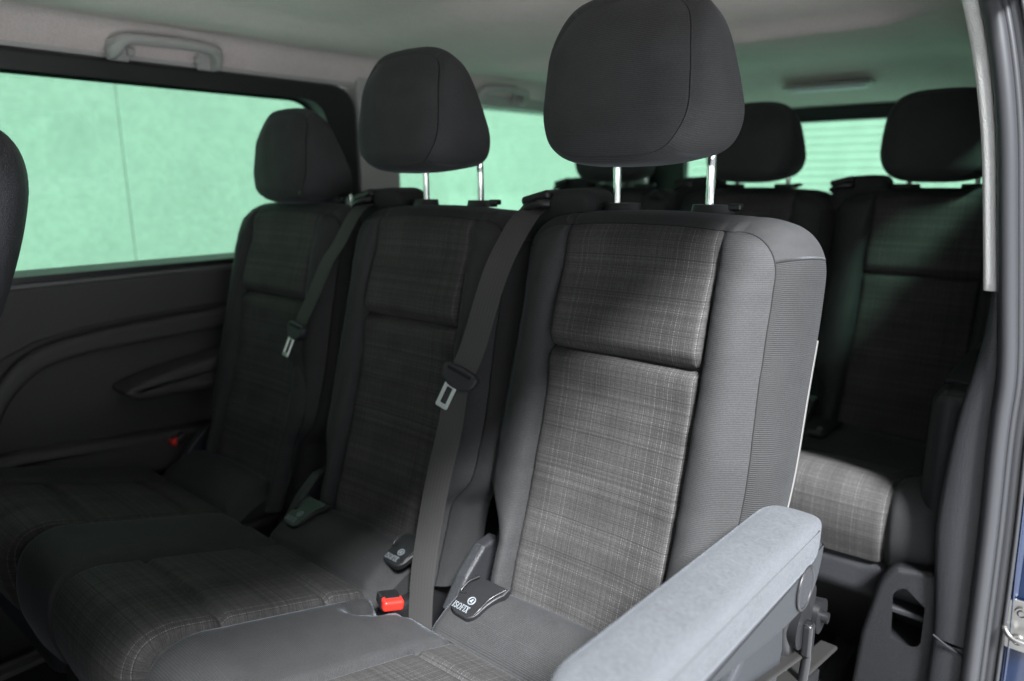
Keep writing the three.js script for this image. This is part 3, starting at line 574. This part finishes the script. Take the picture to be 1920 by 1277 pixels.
// ---------------------------------------------------------------- rear jamb of the door opening
const jz = -0.30;
const jambX = spl([[-1.0, 0.40], [-0.831, 0.394], [-0.726, 0.393], [-0.546, 0.377], [-0.447, 0.379], [-0.351, 0.385], [-0.276, 0.395], [-0.203, 0.405], [-0.12, 0.408]]);
const sealX = spl([[-1.0, 0.448], [-0.805, 0.445], [-0.525, 0.439], [-0.34, 0.432], [-0.251, 0.431], [-0.133, 0.418], [0.0, 0.4015], [0.117, 0.386], [0.22, 0.366], [0.31, 0.342], [0.40, 0.31]]);
{
  const up = thing('upper_pillar_trim', 'pale grained trim strip on the upper door pillar', 'pillar trim');
  const g = patch(20, 40, (u, v) => { // a rounded edge facing the door, running back along the wall
    const y = lerp(-0.122, 0.42, v), e = sm(0, 0.03, v), x1 = sealX(y) - 0.001, w = 0.0185 + 0.004 * sm(0.0, 0.35, y), a = u;
    if (a < 0.7) { const th = (a / 0.7) * Math.PI; return [x1 - w / 2 + Math.cos(th) * (w / 2), y, jz + Math.sin(th) * 0.008 * (0.6 + 0.4 * e) - 0.004, a * 0.05, y]; }
    const t = (a - 0.7) / 0.3; return [x1 - w + 0.03 * t, y, jz - 0.004 - 0.30 * t, 0.05 + t * 0.3, y];
  });
  const cap = patch(10, 2, (u, v) => { const th = u * Math.PI, x1 = sealX(-0.122) - 0.001, w = 0.0185; return [x1 - w / 2 + Math.cos(th) * (w / 2) * (1 - v * 0.5), -0.1222, jz + Math.sin(th) * 0.0056 * (1 - v) - 0.004, u, v]; });
  obj('strip', [g, cap], M.pale, up);
}
{
  const lo = thing('lower_pillar_trim', 'dark grained curved trim on the lower door pillar', 'pillar trim');
  const mk = (yA, yB, inset) => patch(16, 60, (u, v) => {
    const y = lerp(yA, yB, v), xl = jambX(y) + inset, xr = sealX(y) + 0.002, w = xr - xl;
    if (u < 0.75) { const t = u / 0.75; return [xr - t * w, y, jz + 0.010 * Math.pow(Math.sin(Math.min(1, (1 - t) * 1.6 + 0.02) * Math.PI / 2), 0.7) - 0.012, t * w, y]; }
    const t = (u - 0.75) / 0.25; return [xl + 0.012 * t, y, jz - 0.012 - 0.24 * t, w + t * 0.24, y];
  });
  obj('upper_cover', mk(-0.742, -0.124, 0), M.trim, lo);
  obj('lower_cover', mk(-1.0, -0.747, 0.001), M.trim, lo);
  obj('joint_edge', tube([[jambX(-0.742) + 0.002, -0.735, jz + 0.001], [0.418, -0.746, jz + 0.002], [sealX(-0.76), -0.758, jz + 0.001]], 0.0016, 16, 8), M.shell, lo);
}
{
  const s = thing('door_seal', 'black rubber seal running down the door opening', 'seal');
  const pth = (dx, dz) => Array.from({ length: 30 }, (_, k) => { const y = lerp(-1.0, 0.42, k / 29); return [sealX(y) + dx, y, jz + dz]; });
  obj('bulb', tube(pth(0.0135, 0.004), 0.0135, 90, 14), M.rubber, s);
  obj('lip', tube(pth(0.0285, -0.002), 0.006, 90, 10), M.rubber, s);
  const fl = patch(4, 60, (u, v) => { const y = lerp(-1.0, 0.42, v); return [sealX(y) + 0.026 + u * 0.024, y, jz - 0.006 + 0.004 * Math.sin(u * 3), u * 0.02, y]; });
  obj('flange_cover', fl, M.rubber, s);
  obj('edge_rib', tube(pth(0.0505, -0.001), 0.0035, 90, 8), M.rubber, s);
}
{ // painted jamb with the striker: parts of the body
  const g = patch(10, 60, (u, v) => { const y = lerp(-1.02, 0.44, v), x0 = sealX(y) + 0.049; const x = x0 + u * 0.10; return [x, y, jz - 0.014 + (u < 0.08 ? 0 : -0.012 * sm(0.0, 0.25, u)) - 0.05 * sm(0.6, 1, u), x, y]; });
  obj('door_jamb', g, M.paint, body);
  const eg = tube(Array.from({ length: 24 }, (_, k) => { const y = lerp(-1.0, 0.42, k / 23); return [sealX(y) + 0.0555 + 0.004 * sm(-0.55, -0.75, y), y, jz - 0.012]; }), 0.0024, 60, 8);
  obj('jamb_edge', eg, M.paint, body);
  const st = new THREE.Group(); st.name = 'striker'; st.position.set(0.517, -0.672, jz - 0.016); body.add(st);
  const pl = ext(rrect(-0.026, -0.046, 0.030, 0.044, 0.012), 0.006, 0.0016, 3); obj('striker_plate', pl, M.steel, st);
  for (const y of [0.024, -0.027]) { const w = new THREE.CylinderGeometry(0.0095, 0.0105, 0.005, 28); w.rotateX(Math.PI / 2); w.translate(-0.004, y, 0.008); const b = obj('bolt', w, M.steel, st); const t = new THREE.TorusGeometry(0.0055, 0.0014, 6, 20); t.translate(-0.004, y, 0.0105); obj('bolt_socket', t, M.black, b); }
  obj('loop', tube([[-0.023, -0.002, 0.004], [-0.023, -0.006, 0.018], [-0.012, -0.014, 0.028], [0.006, -0.016, 0.030], [0.03, -0.017, 0.028], [0.034, -0.017, 0.004]], 0.0042, 40, 10), M.steel, st);
}
// ---------------------------------------------------------------- side console behind the pillar
{
  const c = thing('side_console', 'black moulded side console with a cup niche behind the pillar', 'console');
  // arm ledge
  const led = box(0.10, 0.30, 0.60, 0.385, -0.46, -0.66, 0.03, 5); obj('arm_ledge', led, M.dark, c);
  obj('ledge_tray', box(0.06, 0.01, 0.30, 0.372, -0.309, -0.58, 0.004), M.shell, c);
  obj('side_panel', box(0.04, 1.0, 1.7, 0.44, -0.52, -1.19, 0.01), M.black, c);
  obj('upper_panel', box(0.04, 0.40, 0.24, 0.425, 0.2, -0.46, 0.01), M.grey, c);
  obj('upper_panel', box(0.04, 0.5, 0.4, 0.415, 0.18, -1.88, 0.01), M.grey, c);
  obj('header', box(0.04, 0.1, 1.4, 0.41, 0.36, -1.2, 0.01), M.grey, c);
  obj('window_pane', box(0.004, 0.5, 1.3, 0.45, 0.12, -1.2, 0.001), M.glass, c);
  // lower step moulding with a niche
  const sh = new THREE.Shape(); sh.moveTo(0.265, -1.0); sh.lineTo(0.275, -0.80); sh.lineTo(0.292, -0.70); sh.quadraticCurveTo(0.300, -0.655, 0.325, -0.645); sh.lineTo(0.41, -0.63); sh.lineTo(0.41, -1.0); sh.closePath();
  const hole = new THREE.Path(); hole.moveTo(0.318, -0.795); hole.lineTo(0.312, -0.70); hole.quadraticCurveTo(0.318, -0.672, 0.345, -0.668); hole.lineTo(0.385, -0.700); hole.lineTo(0.386, -0.775); hole.quadraticCurveTo(0.382, -0.797, 0.36, -0.80); hole.closePath(); sh.holes.push(hole);
  const g = ext(sh, 0.10, 0.010, 4); g.translate(0, 0, jz - 0.125); obj('step_moulding', g, M.dark, c);
  obj('niche_floor', box(0.085, 0.012, 0.09, 0.350, -0.738, jz - 0.085, 0.004), M.trim, c);
  obj('niche_back', box(0.11, 0.17, 0.02, 0.35, -0.73, jz - 0.122, 0.004), M.black, c);
}

for (const o of scene.children) if (o !== sun && o !== sun.target) o.position.y += LIFT;
renderer.render(scene, camera);
